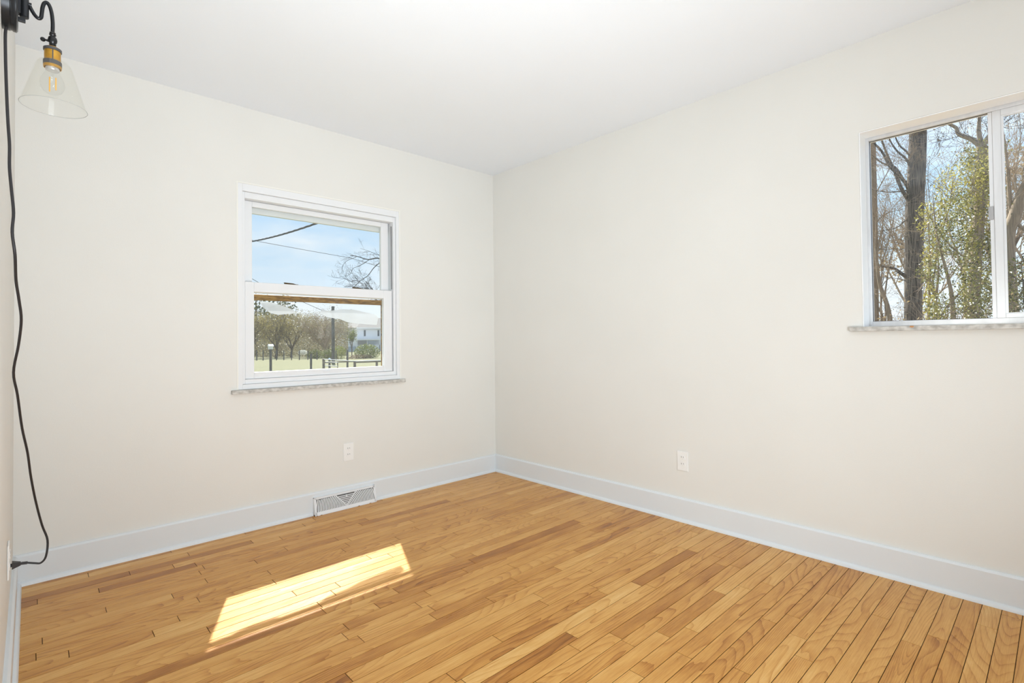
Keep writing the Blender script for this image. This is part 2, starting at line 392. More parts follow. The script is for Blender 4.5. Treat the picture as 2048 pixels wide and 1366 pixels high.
# baseboards with their shoe moulding
BH, BT = .137, .016
def base_prof(flip=1): return [(0,0),(flip*BT,0),(flip*BT,BH-.009),(flip*(BT-.007),BH),(0,BH)]
def shoe_prof(f=1):
    pts = [(f*BT,0)]
    for k in range(6):
        a = math.pi/2*k/5; pts.append((f*(BT+.0135*math.cos(a)), .019*math.sin(a)))
    return pts
VX0, VX1 = -1.522, -1.108
bb = MB().prism([(-q[0], q[1]) for q in base_prof()][::-1], 0, -RW, 0).build('baseboard_back', M['trim'], recalc=True)   # profile in (y,z)
tag(bb, 'white baseboard along the back wall under the window', 'baseboard', kind='structure')
s = MB()
for a, c in ((-RW+.016, VX0-.002), (VX1+.002, -.016)): s.prism([(-q[0], q[1]) for q in shoe_prof()][::-1], 0, a, c)
s.build('shoe_molding', M['trim'], bb, recalc=True, smooth=True)
# right wall: profile in (z,x) along y
bb = MB().prism([(q[1], -q[0]) for q in base_prof()], 1, YB, -BT).build('baseboard_right', M['trim'], recalc=True)
tag(bb, 'white baseboard along the long right wall', 'baseboard', kind='structure')
MB().prism([(q[1], -q[0]) for q in shoe_prof()], 1, YB, -.0295).build('shoe_molding', M['trim'], bb, recalc=True, smooth=True)
bb = MB().prism([(q[1], -RW+q[0]) for q in base_prof()], 1, YB, -BT).build('baseboard_left', M['trim'], recalc=True)
tag(bb, 'white baseboard on the sconce wall', 'baseboard', kind='structure')
MB().prism([(q[1], -RW+q[0]) for q in shoe_prof()], 1, YB, -.0295).build('shoe_molding', M['trim'], bb, recalc=True, smooth=True)

# ---------------------------------------------------------------- window_1, double hung
w1 = struct('window_1', 'white vinyl double-hung window in the back wall', 'window', (-1.415, .06, .82))
f = MB()
o1 = (W1[0]+.001, W1[1]-.001, W1[2]+.001, W1[3]-.001); i1 = (-1.915, -.912, .836, 1.955)
f.ring_y(o1, i1, .002, .135)
i2 = (-1.899, -.929, .863, 1.918)
f.ring_y((i1[0]+.0005, i1[1]-.0005, i1[2]+.0005, i1[3]-.0005), i2, .016, .13)
f.build('frame', M['vinyl'], w1, bevel=.002)
# dark strip painting the shade in the balance track beside the upper sash
MB().box((-.9375,.0295,1.442),(-.9335,.034,1.89)).build('track_slot_shade', M['slot_shade'], w1)
q = MB().ring_y((-1.889,-.942,1.372,1.9165), (-1.846,-.998,1.412,1.884), .064, .09).build('sash', M['vinyl'], w1, bevel=.0025)
MB().box((-1.848,.0745,1.410),(-.996,.0775,1.886)).build('pane', M['glass_dusty'], q)
q = MB().ring_y((-1.896,-.935,.8645,1.432), (-1.846,-1.0,.902,1.374), .028, .0585).build('sash', M['vinyl'], w1, bevel=.003)
MB().box((-1.848,.043,.900),(-.998,.046,1.376)).build('pane', M['glass_dusty'], q)
def film(pts, y, name, par):
    n = len(pts); vs = [(x,y,z) for x,z in pts]+[(x,y+.0004,z) for x,z in pts]
    return MB().add(vs, [tuple(range(n)), tuple(range(2*n-1,n-1,-1))]+[(i,n+i,n+(i+1)%n,(i+1)%n) for i in range(n)]).build(name, M['smear'], par, recalc=True)
film([(-1.812,1.322),(-1.79,1.283),(-1.75,1.253),(-1.70,1.243),(-1.655,1.250),(-1.612,1.254),(-1.600,1.262),(-1.63,1.283),(-1.68,1.301),(-1.74,1.318)], .0468, 'smear', q)
film([(-1.452,1.267),(-1.40,1.236),(-1.35,1.229),(-1.31,1.224),(-1.26,1.205),(-1.20,1.198),(-1.13,1.193),(-1.045,1.189),(-1.032,1.238),(-1.055,1.262),(-1.12,1.273),(-1.21,1.290),(-1.30,1.291),(-1.38,1.277),(-1.43,1.281)], .0468, 'smear', q)
g = MB().box((-1.435,.0262,.878),(-1.385,.0285,.888)); g.box((-1.433,.021,.8845),(-1.387,.027,.8875)); g.build('sash_lift', M['vinyl'], q, bevel=.0008)
for x0 in (-1.668, -1.222):
    g = MB().box((x0,.035,1.4322),(x0+.082,.05,1.4355))
    g.prism([(.036,0),(.049,0),(.049,.006),(.036,.006)], 0, 0, .001) if False else None
    g.add([(x0,.036,1.4355),(x0+.07,.036,1.4355),(x0+.07,.049,1.4355),(x0,.049,1.4355),(x0-.003,.036,1.4425),(x0+.05,.036,1.440),(x0+.05,.049,1.440),(x0-.003,.049,1.4425)],
          [(3,2,1,0),(4,5,6,7),(0,1,5,4),(1,2,6,5),(2,3,7,6),(3,0,4,7)])
    tag(g.build('sash_latch', M['brown_latch'], w1, bevel=.001), 'brown metal latch on the meeting rail')
MB().box((-1.897,.096,1.852),(-.93,.118,1.917)).build('outer_head', M['vinyl'], w1, bevel=.002)
sf = MB().box((-1.897,.094,1.340),(-.931,.104,1.366)).box((-1.897,.092,1.331),(-.931,.106,1.340)).box((-1.5,.0925,1.3395),(-1.25,.104,1.352))
sf.box((-.982,.094,.864),(-.935,.106,1.3315)).box((-1.897,.094,.864),(-1.872,.106,1.3315))
sf = tag(sf.build('storm_frame', M['bronze'], w1, bevel=.001), 'brown outer storm frame')
MB().box((-1.873,.0995,.864),(-.981,.1,1.332)).box((-1.897,.1045,1.366),(-.931,.105,1.853)).build('insect_screen', M['screen'], sf)
st = MB().box((-1.978,-.024,.7845),(-.859,-.0005,.8055)).box((-1.941,-.0006,.7945),(-.89,.004,.8055))
tag(st.build('sill', M['marble'], w1, bevel=.002), 'mottled grey stone sill')

cb = MB().box((W1[0]-.005,-.0022,W1[2]),(W1[0]+.003,.003,W1[3]+.005)).box((W1[1]-.003,-.0022,W1[2]),(W1[1]+.005,.003,W1[3]+.005)).box((W1[0]+.003,-.0022,W1[3]-.003),(W1[1]-.003,.003,W1[3]+.005))
cb.build('caulk_bead', M['caulk'], w1, bevel=.0015)

# ---------------------------------------------------------------- window_2, aluminium slider
w2 = struct('window_2', 'aluminium sliding window in the right wall with bare trees outside', 'window', (.06, -3.05, 1.13))
e = .0005
MB().ring_x((W2[0]+e,W2[1]-e,W2[2]+e,W2[3]-e), (W2[0]+.005,W2[1]-.005,W2[2]+.002,W2[3]-.005), .001, .098).build('reveal', M['reveal'], w2)
MB().ring_x((W2[0]+e,W2[1]-e,W2[2]+e,W2[3]-e), (W2[0]+.02,-2.602,1.143,2.0), .1, .139).build('frame', M['alum'], w2, bevel=.0015)
MB().box((.118,-3.035,1.1435),(.121,-2.603,1.9995)).build('pane', M['glass'], w2)
g = MB().ring_x((-3.036,-2.6025,1.1432,1.9998), (-3.02,-2.6042,1.1448,1.998), .1155,.118); g.build('gasket', M['gasket'], w2)
MB().box((.106,-3.031,1.1435),(.116,-3.018,1.9995)).build('interlock', M['alum'], w2, bevel=.001)
tag(MB().box((.101,-3.0295,1.552),(.106,-3.0135,1.607)).build('latch', M['alum_dark'], w2, bevel=.001), 'grey slider latch')
q = MB().ring_x((-3.494,-3.0312,1.1435,1.9995), (-3.45,-3.058,1.161,1.975), .1005,.114).build('sash', M['alum'], w2, bevel=.0015)
MB().ring_x((-3.4505,-3.0575,1.1605,1.9755), (-3.442,-3.066,1.1645,1.969), .1035,.112).build('glazing_bead', M['alum'], q)
MB().box((.107,-3.4505,1.1605),(.109,-3.0575,1.9755)).build('pane', M['glass'], q)
st = MB().box((-.024,-3.56,1.0965),(-.0005,-2.536,1.1175)).box((-.0006,-3.513,1.106),(.004,-2.587,1.1175))
tag(st.build('sill', M['marble'], w2, bevel=.002), 'mottled grey stone sill')

tag(MB().add([(-.0244,-2.776,1.1168),(-.0244,-2.764,1.1172),(-.0244,-2.762,1.112),(-.0244,-2.770,1.1095),(-.0244,-2.777,1.112),(-.0238,-2.776,1.1168),(-.0238,-2.764,1.1172),(-.0238,-2.762,1.112),(-.0238,-2.770,1.1095),(-.0238,-2.777,1.112)],
    [(0,1,2,3,4),(9,8,7,6,5),(0,5,6,1),(1,6,7,2),(2,7,8,3),(3,8,9,4),(4,9,5,0)]).build('chip', M['chip'], w2, recalc=True), 'orange chip in the sill edge')

# ---------------------------------------------------------------- outlets
def outlet(place, label, rows=('slot','slot'), plug_in=False):
    """built facing -y around the origin, then turned by place"""
    t = thing('wall_outlet', label, 'outlet', (0,0,0))
    PINV[t.name] = Matrix.Identity(4)
    MB().box((-.035,-.0055,-.057),(.035,-.0004,.057)).build('cover_plate', M['plate'], t, bevel=.0025, seg=3)
    for zc in (.0195,-.0195):
        prof = []
        for k in range(32):
            a = 2*math.pi*k/32; prof.append((.0172*math.cos(a), max(-.0135,min(.0135,.0172*math.sin(a)))+zc))
        r = MB().prism([(z, x) for x, z in prof], 1, -.0076, -.005)
        r = r.build('receptacle', M['plate'], t, recalc=True)
        sl = MB().box((-.0075,-.0079,zc+.001),(-.0052,-.0074,zc+.0095)).box((.0052,-.0079,zc+.002),(.0073,-.0074,zc+.009))
        sl.lathe([(0,0),(.0027,0),(.0027,.0005)], (0,-.0074,zc-.0065), (0,-1,0), 12)
        tag(sl.build('slot', M['slot'], r), 'dark slots of the receptacle')
    MB().lathe([(.0032,0),(.0032,.001),(.002,.0016),(0,.0016)], (0,-.0052,0), (0,-1,0), 12).build('screw', M['plate'], t)
    t.matrix_world = place; return t
outlet(Matrix.Translation((-1.281,0,.353)), 'cream wall outlet low on the back wall above the floor register')
outlet(Matrix.Translation((0,-1.674,.351)) @ Matrix.Rotation(-math.pi/2, 4, 'Z'), 'cream wall outlet low on the long right wall')
outlet(Matrix.Translation((-RW,-.80,.36)) @ Matrix.Rotation(math.pi/2, 4, 'Z'), 'wall outlet the black sconce cord plugs into')

# ---------------------------------------------------------------- floor register
def register():
    t = thing('floor_register', 'white slotted baseboard register below the back window', 'vent', (-1.315,-.03,0))
    x0, x1 = VX0, VX1; n = Vector((0, -.105, .022)).normalized()
    yb, yt, zt = -.052, -.030, .108
    # housing: wedge with end cheeks, open front backed by a dark panel
    h = MB()
    for a, c in ((x0, x0+.004), (x1-.004, x1)):
        h.prism([(-.0165,0.0005),(-.0165,zt),(yt,zt),(yb,.006),(yb,.0005)], 0, a, c)
    h.box((x0,-.0325,zt-.003),(x1,-.0165,zt)); h.box((x0,yb-.001,.0005),(x1,-.0165,.006))
    h.build('housing', M['vent'], t, recalc=True)
    def P(s, tt, d=0.0):   # s along x from middle, tt 0..1 up the sloping face, d out of the face
        p = Vector((-1.315+s, yb+(yt-yb)*tt, .006+(zt-.003-.006)*tt)); return p+n*d
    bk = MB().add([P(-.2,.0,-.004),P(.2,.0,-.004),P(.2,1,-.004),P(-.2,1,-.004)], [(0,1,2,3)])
    tag(bk.build('dark_backing', M['ventdark'], t), 'dark panel for the shaded inside behind the slots')  # dark colour stands in for the shade inside the register
    g = MB(); hh = .101
    def strip(pa, pb, w):   # flat bar between two face points (s,t metres)
        a = Vector(pa); c = Vector(pb); d = (c-a)
        if d.length < 1e-6: return
        q = Vector((-d.y, d.x)).normalized()*w/2
        c4 = [a-q, c-q, c+q, a+q]
        vs = [P(k.x, k.y/hh, 0) for k in c4]+[P(k.x, k.y/hh, -.0025) for k in c4]
        g.add(vs, [(0,1,2,3),(7,6,5,4),(0,4,5,1),(1,5,6,2),(2,6,7,3),(3,7,4,0)])
    S = .2035; T0, T1 = .017, .092
    strip((-S, T1+.0045),(S, T1+.0045), .009); strip((-S, T0/2),(S, T0/2), T0)
    strip((-S+.004, 0),(-S+.004, hh), .012); strip((S-.004, 0),(S-.004, hh), .012)
    cx, cy = 0.0, T0; A0 = math.radians(48)
    xd = (T1-cy)/math.tan(A0)
    strip((cx,cy),(xd,T1), .006); strip((cx,cy),(-xd,T1), .006)
    k = 1
    while True:                                   # level slots of the middle wedge
        z = cy+.0105*k
        if z > T1-.003: break
        wdt = (z-cy)/math.tan(A0); strip((-wdt,z),(wdt,z), .0052); k += 1
    r = .012
    while r < .215:                               # curved slots either side
        prev = {1: None, -1: None}
        for j in range(25):
            a = A0*j/24
            x, z = r*math.cos(a), cy+r*math.sin(a)
            ok = x < S-.008 and z < T1
            for sg in (1,-1):
                if ok and prev[sg]: strip(prev[sg], (sg*x, z), .0058)
                prev[sg] = (sg*x, z) if ok else None
        r += .0102
    g.build('grille', M['vent'], t, recalc=True)
    MB().box((-1.3185,-.0455,.079),(-1.3115,-.034,.09)).build('damper_lever', M['vent'], t, bevel=.001)
    for x in (-1.516,-1.49,-1.24,-1.16):
        rr = MB().box((x,yb-.0016,.0006),(x+random.uniform(.005,.012),yb-.0009,.0035))
        tag(rr.build('rust_spot', M['rust'], t), 'rusty nick along the bottom edge')
register()

# ---------------------------------------------------------------- wall sconce with its cord
def sconce():
    t = thing('wall_sconce', 'black plug-in wall sconce with clear glass cone shade and hanging cord', 'lamp', (-RW,-1.45,1.93))
    X0 = -RW
    MB().lathe([(.0,.0002),(.066,.0002),(.066,.015),(.0645,.0165),(.0645,.0185),(.0665,.021),(.0665,.0265),(.063,.029),(.05,.0295),(0,.0295)], (X0,-1.45,1.928), (1,0,0), 48).build('backplate', M['black'], t, smooth=True)
    br = MB().box((X0+.0295,-1.458,1.905),(X0+.034,-1.442,1.952))
    br.lathe([(0,0),(.0085,0),(.009,.002),(.009,.05),(.0085,.052),(0,.052)], (X0+.0405,-1.45,1.9), (0,0,1), 20)
    br.lathe([(0,0),(.005,0),(.005,.006),(0,.006)], (X0+.048,-1.45,1.937), (1,0,0), 14)
    br.build('swivel_bracket', M['black'], t, smooth=True)
    MB().box((X0+.0292,-1.4545,1.887),(X0+.043,-1.4455,1.8975)).build('switch', M['black'], t, bevel=.001)
    key = [(-2.812,-1.45,1.937),(-2.8075,-1.45,1.926),(-2.801,-1.45,1.9145),(-2.7945,-1.45,1.909),(-2.7895,-1.45,1.9135),(-2.788,-1.45,1.926),(-2.7865,-1.45,1.941),(-2.7835,-1.45,1.9525),(-2.778,-1.45,1.957),(-2.773,-1.45,1.949),(-2.7695,-1.45,1.935),(-2.7675,-1.45,1.916),(-2.767,-1.45,1.9),(-2.7675,-1.45,1.881)]
    MB().tube(smoothpath(key, 5), .0042, 14).build('arm', M['black'], t, smooth=True)
    SX = -2.7672
    MB().lathe([(0,.0385),(.005,.0385),(.0065,.0365),(.005,.0345),(.007,.033),(.0072,.031),(.0055,.029),(.0052,.0275),(.0085,.024),(.0095,.018),(.0085,.012),(.006,.008),(.0075,.006),(.006,.004),(.0075,.002),(.0065,-.001),(0,-.001)], (SX,-1.45,1.8455), (0,0,1), 24).build('knuckle', M['black'], t, smooth=True)
    k = MB().tube([(SX-.008,-1.45,1.8595),(SX-.0135,-1.45,1.859)], [.0035,.002], 12)
    k.lathe([(0,-.005),(.0032,-.0045),(.0052,-.002),(.0055,0),(.0052,.002),(.0032,.0045),(0,.005)], (SX-.0185,-1.45,1.8588), (0,1,0), 20)
    k.build('thumb_screw', M['black'], t, smooth=True)
    sk = MB().lathe([(0,.0365),(.009,.0365),(.0155,.0325),(.0165,.0275),(.0165,-.001),(0,-.001)], (SX,-1.45,1.8095), (0,0,1), 32).build('socket', M['brass'], t, smooth=True)
    MB().lathe([(.0166,.024),(.0185,.0245),(.0185,.0305),(.0166,.031)], (SX,-1.45,1.8095), (0,0,1), 32).build('collar', M['darkgrey'], sk, smooth=True)
    MB().lathe([(.0155,.0),(.0186,.0),(.0186,-.011),(.0155,-.011)], (SX,-1.45,1.8075), (0,0,1), 32).build('shade_ring', M['darkgrey'], sk, smooth=True)
    MB().lathe([(.0155,-.011),(.0183,-.011),(.0183,-.0155),(.0178,-.0175),(.0165,-.0175),(.0160,-.013)], (SX,-1.45,1.8075), (0,0,1), 32).build('shade_lip', M['brass'], sk, smooth=True)
    MB().box((SX-.0012,-1.4672,1.8085),(SX+.0012,-1.4662,1.836)).build('socket_seam', M['darkgrey'], sk)
    # glass cone, a real thin wall
    c = (SX,-1.45,1.69)
    outp = [(.067,0),(.0635,.008),(.0445,.075),(.0365,.103),(.034,.110),(.030,.1155),(.024,.1185),(.0175,.119)]
    inp = [(r-.0014 if r > .02 else r, h-(.0012 if h > .11 else 0)) for r, h in outp]
    sh = MB().lathe(outp+inp[::-1], (SX+.0035,-1.45,1.69), (0,0,1), 64, closed=True).build('lamp_shade', M['lamp_glass'], t, smooth=True)
    MB().lathe([(.0671,.0),(.0674,-.0006),(.0668,-.0012),(.0660,-.0006),(.0662,.0)], (SX+.0035,-1.45,1.69), (0,0,1), 64).build('shade_rim', M['rim_glass'], sh, smooth=True)
    bu = MB().lathe([(0,-.0275),(.010,-.0255),(.0185,-.0195),(.0235,-.009),(.0245,0),(.0235,.009),(.0195,.018),(.0148,.027),(.0135,.036)], (SX,-1.45,1.7495), (0,0,1), 40).build('light_bulb', M['bulb_glass'], t, smooth=True)
    MB().lathe([(0,.034),(.0132,.034),(.0142,.036),(.0142,.052),(0,.052)], (SX,-1.45,1.7495), (0,0,1), 24).build('bulb_cap', M['chrome'], bu, smooth=True)
    for dx, dy, z0, z1 in ((-.0055,.001,1.7290,1.7665),(.0065,-.003,1.7345,1.7660)):
        fl = MB().tube([(SX+dx,-1.45+dy,z0),(SX+dx,-1.45+dy,z1)], .0014, 8)
        tag(fl.build('filament', M['filament'], bu, smooth=True), 'amber filament stick')
    MB().tube([(SX,-1.45,1.778),(SX,-1.45,1.769)], [.004,.002], 10).build('filament_stem', M['bulb_glass'], bu, smooth=True)
    cord = [(-2.8465,-1.45,1.872),(-2.8537,-1.45,1.855),(-2.8538,-1.45,1.7928),(-2.8517,-1.45,1.7065),(-2.8488,-1.45,1.6266),(-2.8459,-1.45,1.5715),(-2.8457,-1.45,1.5156),(-2.842,-1.45,1.4606),(-2.8382,-1.45,1.4053),(-2.8403,-1.45,1.3554),(-2.8354,-1.4384,1.3017),(-2.8343,-1.3804,1.2447),(-2.8291,-1.3339,1.1964),(-2.825,-1.2875,1.1452),(-2.8309,-1.2295,1.0774),(-2.8417,-1.1656,.999),(-2.834,-1.1134,.9304),(-2.8247,-1.0379,.8251),(-2.8123,-.9799,.7382),(-2.8039,-.9219,.6473),(-2.7914,-.8638,.5509),(-2.7757,-.8116,.459),(-2.7613,-.8,.4008),(-2.765,-.8,.3468),(-2.7777,-.8,.3276),(-2.7929,-.8,.3308),(-2.812,-.8,.338)]
    co = MB().tube(smoothpath(cord, 5), .0032, 10).build('power_cord', M['blackp'], t, smooth=True)
    pl = MB()
    for k in range(5): pl.tube([(-2.812-.0032*k,-.8,.338+.0005*k),(-2.814-.0032*k,-.8,.3383+.0005*k)], .0052, 10)
    pl.tube([(-2.812,-.8,.338),(-2.829,-.8,.3405)], .0038, 10)
    pl.add([(-2.828,-.806,.3355),(-2.828,-.794,.3355),(-2.828,-.794,.3455),(-2.828,-.806,.3455),(-2.8495,-.811,.329),(-2.8495,-.789,.329),(-2.8495,-.789,.352),(-2.8495,-.811,.352)],
           [(3,2,1,0),(4,5,6,7),(0,1,5,4),(1,2,6,5),(2,3,7,6),(3,0,4,7)])
    pl.box((-2.8533,-.8065,.3365),(-2.849,-.805,.3445)).box((-2.8533,-.795,.3365),(-2.849,-.7935,.3445))
    pl.build('plug', M['blackp'], co, recalc=True)
def smoothpath(pts, k):
    P = [Vector(p) for p in pts]; out = []
    for i in range(len(P)-1):
        p0 = P[max(i-1,0)]; p1 = P[i]; p2 = P[i+1]; p3 = P[min(i+2,len(P)-1)]
        for j in range(k):
            t = j/k
            out.append(.5*((2*p1)+(p2-p0)*t+(2*p0-5*p1+4*p2-p3)*t*t+(3*p1-p0-3*p2+p3)*t**3))
    out.append(P[-1]); return out
sconce()

# ================================================================ outdoors
GZ = -.50
def ground():
    nx, ny = 60, 60; vs = []; fs = []
    for j in range(ny+1):
        for i in range(nx+1):
            x = -40+i*150/nx; y = .2+j*150/ny
            z = GZ-.35*min(1,max(0,(y-25)/25))*min(1,max(0,(x-8)/14))
            vs.append((x,y,z))
    for j in range(ny):
        for i in range(nx): a = j*(nx+1)+i; fs.append((a,a+1,a+nx+2,a+nx+1))
    tag(MB().add(vs,fs).build('ground', M['grass'], smooth=True), 'sunny grass field behind the house', 'field', kind='structure')
    vs = [(.2,.2,GZ-.001),(.2,-60,GZ-.001),(110,-60,GZ-.001),(110,.2,GZ-.001)]
    tag(MB().add(vs,[(0,1,2,3)]).build('ground_woodland', M['litter']), 'leaf-strewn woodland floor beside the house', 'ground', kind='structure')
ground()
def hills():
    vs = []; fs = []; n = 60
    for j, (y, f) in enumerate(((112,0),(118,.75),(126,1.0),(140,.8),(150,0))):
        for i in range(n+1):
            x = -10+i*130/n; vs.append((x, y, -1.2+f*(6.4+.7*math.sin(i*.9)+.5*math.sin(i*2.3+1))))
    for j in range(4):
        for i in range(n): a = j*(n+1)+i; fs.append((a,a+1,a+n+2,a+n+1))
    tag(MB().add(vs,fs).build('hills', M['wooded'], smooth=True), 'low wooded rise far behind the field trees', 'hill', kind='structure')
hills()

def rv(rng, s=1.0): return Vector((rng.gauss(0,s), rng.gauss(0,s), rng.gauss(0,s)))
def grow(mb, p, d, ln, r, lev, rng, tips, curl=.22, up=.1, kids=(4,7), ang=.75, sides=None, minr=.0035, shrink=.62):
    n = max(3, int(4+ln*1.2)) if lev > 0 else 3
    pts = [p.copy()]; rad = [r]; q = p.copy(); dd = d.normalized()
    for i in range(n):
        dd = (dd + rv(rng, curl/ math.sqrt(n)*1.3) + Vector((0,0,up/n))).normalized()
        q = q + dd*(ln/n); pts.append(q.copy()); rad.append(max(minr, r*(1-.72*(i+1)/n)))
    mb.tube(pts, rad, sides or (10 if r > .08 else 6 if r > .03 else 4 if r > .012 else 3), cap=False)
    if lev <= 0:
        tips.append(pts[-1]); tips.append(pts[len(pts)//2]); return
    k = rng.randint(*kids)
    for j in range(k):
        f = rng.uniform(.25, 1.0); i = min(n-1, int(f*n)); bp = pts[i].lerp(pts[i+1], f*n-i if f < 1 else 1)
        ax = (pts[i+1]-pts[i]).normalized(); side = ax.orthogonal().normalized(); side.rotate(Matrix.Rotation(rng.uniform(0,6.283), 3, ax))
        nd = ax*math.cos(ang*rng.uniform(.6,1.3))+side*math.sin(ang*rng.uniform(.6,1.3))
        grow(mb, bp, nd, ln*shrink*rng.uniform(.7,1.2)*(1.1-.35*f), max(minr, rad[i]*.62), lev-1, rng, tips, curl, up, kids, ang, None, minr, shrink)
def leaves(mb, pts, rng, size, n_each=1, jit=0.0, bright=None, flat=0.0):
    for p in pts:
        for k in range(n_each):
            c = p+rv(rng, jit); s = size*rng.uniform(.6,1.3)
            a = Vector((rng.uniform(-1,1),rng.uniform(-1,1),rng.uniform(-1,1)*(1-flat)))
            if a.length < .05: continue
            a.normalize(); bq = a.orthogonal().normalized(); bq.rotate(Matrix.Rotation(rng.uniform(0,6.283), 3, a))
            g = min(1,max(0,(rng.random() if bright is None else rng.gauss(bright,.25))))
            mb.add([c-a*s*.5, c+bq*s*.3, c+a*s*.5, c-bq*s*.3], [(0,1,2,3)], (g,g,g,1))
def cloud(rng, n, c, r, shell=.35):
    out = []
    while len(out) < n:
        v = Vector((rng.uniform(-1,1),rng.uniform(-1,1),rng.uniform(-1,1)))
        if shell < v.length < 1: out.append(Vector((c[0]+v.x*r[0], c[1]+v.y*r[1], c[2]+v.z*r[2])))
    return out
def bare_tree(name, label, base, height, r, seed, bark, group=None, lev=4, buds=None, bud_size=.1, bud_n=1, lean=(0,0), kids=(4,6), ang=.7, up=.25, cat='tree', minr=.004, shrink=.62, jit=.12, fork=.35):
    rng = random.Random(seed); t = thing(name, label, cat, base, group)
    mb = MB(); tips = []
    p = Vector(base); d = Vector((lean[0],lean[1],1))
    n = 5; pts = [p-Vector((0,0,.1))]; rad = [r*1.25]; q = p.copy(); dd = d.normalized()
    th = height*fork
    for i in range(n):
        dd = (dd+rv(rng,.05)).normalized(); q = q+dd*th/n; pts.append(q.copy()); rad.append(r*(1-.35*(i+1)/n))
    mb.tube(pts, rad, 10, cap=False)
    k = rng.randint(3,5)
    for j in range(k):
        a = j*2*math.pi/k+rng.uniform(-.5,.5); nd = Vector((math.cos(a)*ang*.8, math.sin(a)*ang*.8, 1.0))
        bp = pts[-1] if j < 2 else pts[-2]
        grow(mb, bp, nd, height*(1-fork)*rng.uniform(.55,.85), r*.55, lev-1, rng, tips, .3, up, kids, ang, None, minr, shrink)
    mb.build('trunk', bark, t, smooth=True)
    if buds is not None:
        lb = MB(); leaves(lb, tips, rng, bud_size, bud_n, jit); lb.build('foliage', buds, t, attr='rnd')
    return t
def bush(name, label, centre, rad, n, size, material, seed, group=None, bright=None, cat='shrub', stems=6, shell=.3):
    rng = random.Random(seed); t = thing(name, label, cat, (centre[0],centre[1],centre[2]-rad[2]), group)
    sb = MB()
    for k in range(stems):
        a = rng.uniform(0,6.28); e2 = Vector((centre[0]+math.cos(a)*rad[0]*.6, centre[1]+math.sin(a)*rad[1]*.6, centre[2]+rad[2]*rng.uniform(-.1,.6)))
        b0 = Vector((centre[0]+math.cos(a)*rad[0]*.15, centre[1]+math.sin(a)*rad[1]*.15, centre[2]-rad[2]))
        sb.tube([b0, b0.lerp(e2,.5)+rv(rng,.05), e2], [.02+rad[2]*.006,.014,.005], 4, cap=False)
    sb.build('stem', M['twig'], t)
    lb = MB(); leaves(lb, cloud(rng, n, centre, rad, shell), rng, size, 1, 0, bright); lb.build('foliage', material, t, attr='rnd')
    return t

# ---- fences and poles beyond window_1
def post(name, label, x, y, z0, z1, r, group=None, cap=False):
    b = MB().lathe([(r*1.02,0),(r,.1),(r*.96,(z1-z0)-.03),(r*.7,z1-z0),(0,z1-z0)], (x,y,z0), (0,0,1), 10)
    o = b.build(name, M['post'], smooth=True); tag(o, label, 'post', group); return o
ORD = ['first','second','third','fourth','fifth','sixth','seventh','eighth','ninth']
post('fence_post', 'thick weathered fence post in the field, nearest the left of the window', 6.66, 26, GZ-.2, .70, .066, 'tall posts in the field')
post('fence_post', 'thick weathered fence post in the middle of the field', 8.84, 26, GZ-.2, .38, .06, 'tall posts in the field')
post('fence_post', 'thick weathered fence post in the field behind the gate rails', 11.02, 26, GZ-.2, .56, .058, 'tall posts in the field')
for i, (x, z) in enumerate(((12.56,.36),(13.12,.35),(14.32,.30),(14.99,.28),(15.72,.29),(16.47,.23),(17.3,.17),(18.22,.15),(20.2,.14))):
    post('fence_post', 'thin far fence post before the trees, %s from the left' % ORD[i], x, 48, -1.0, z, .05, 'thin posts of the far fence')
fw_ = MB()
for z in (.05,-.25): fw_.tube([(8,48,z+.1),(14,48,z+.02),(21,48,z-.12),(26,48,z-.2)], .006, 4)
tag(fw_.build('fence_wire', M['wire']), 'thin wire strung along the far fence posts', 'wire')
o = MB().lathe([(.13,0),(.12,2),(.105,4.6),(0,4.6)], (13.69,34,-.9), (0,0,1), 12).build('utility_pole', M['post'], smooth=True)
tag(o, 'tall round wooden pole standing behind the gate', 'pole')
def railfence():
    t = thing('rail_fence', 'grey rail fence with a tube gate just past the lower sash', 'fence', (2.37,9,GZ))
    for x, z1, r in ((2.37,.665,.032),(2.72,.60,.012),(3.17,.585,.034),(3.78,.575,.03)):
        MB().lathe([(r,0),(r*.95,z1-GZ-.01),(0,z1-GZ)], (x,9,GZ), (0,0,1), 10).build('post', M['board'], t, smooth=True)
    def rail(a, b2, r, mtl): MB().tube([a,b2], r, 8).build('rail', mtl, t, smooth=True)
    rail((2.37,8.97,.648),(3.17,8.97,.573),.011,M['galv'])
    rail((2.40,8.97,.585),(2.72,8.97,.56),.009,M['galv'])
    rail((2.38,8.97,.50),(2.72,8.97,.462),.009,M['galv'])
    MB().box((2.4,8.99,.555),(3.17,9.01,.585)).build('rail', M['board'], t)
    MB().box((3.17,8.99,.525),(4.6,9.01,.555)).build('rail', M['board'], t)
    rail((3.17,8.96,.575),(4.6,8.96,.56),.013,M['galv'])
railfence()
tb = MB(); FX, FZ = 3.822, 0.501
tb.lathe([(0,0),(.04,.008),(.055,.025),(.04,.05),(.015,.07),(0,.075)], (FX,12,FZ), (0,0,1), 12)
tb.cm = 1; tb.box((FX-.025,11.975,GZ),(FX+.025,12.025,FZ+.005))
tag(tb.build('covered_feeder', [M['tarp'], M['post']], smooth=True), 'pale blue cap on a thin stake beside the gate', 'bundle')
bh = MB().box((6.56,25.9,.70),(6.76,26.1,.86)).prism([(25.86,.86),(26.14,.86),(26.0,.97)], 0, 6.53, 6.79)
tag(bh.build('birdhouse', M['deckwhite'], recalc=True), 'small white birdhouse on top of a thick fence post', 'birdhouse')

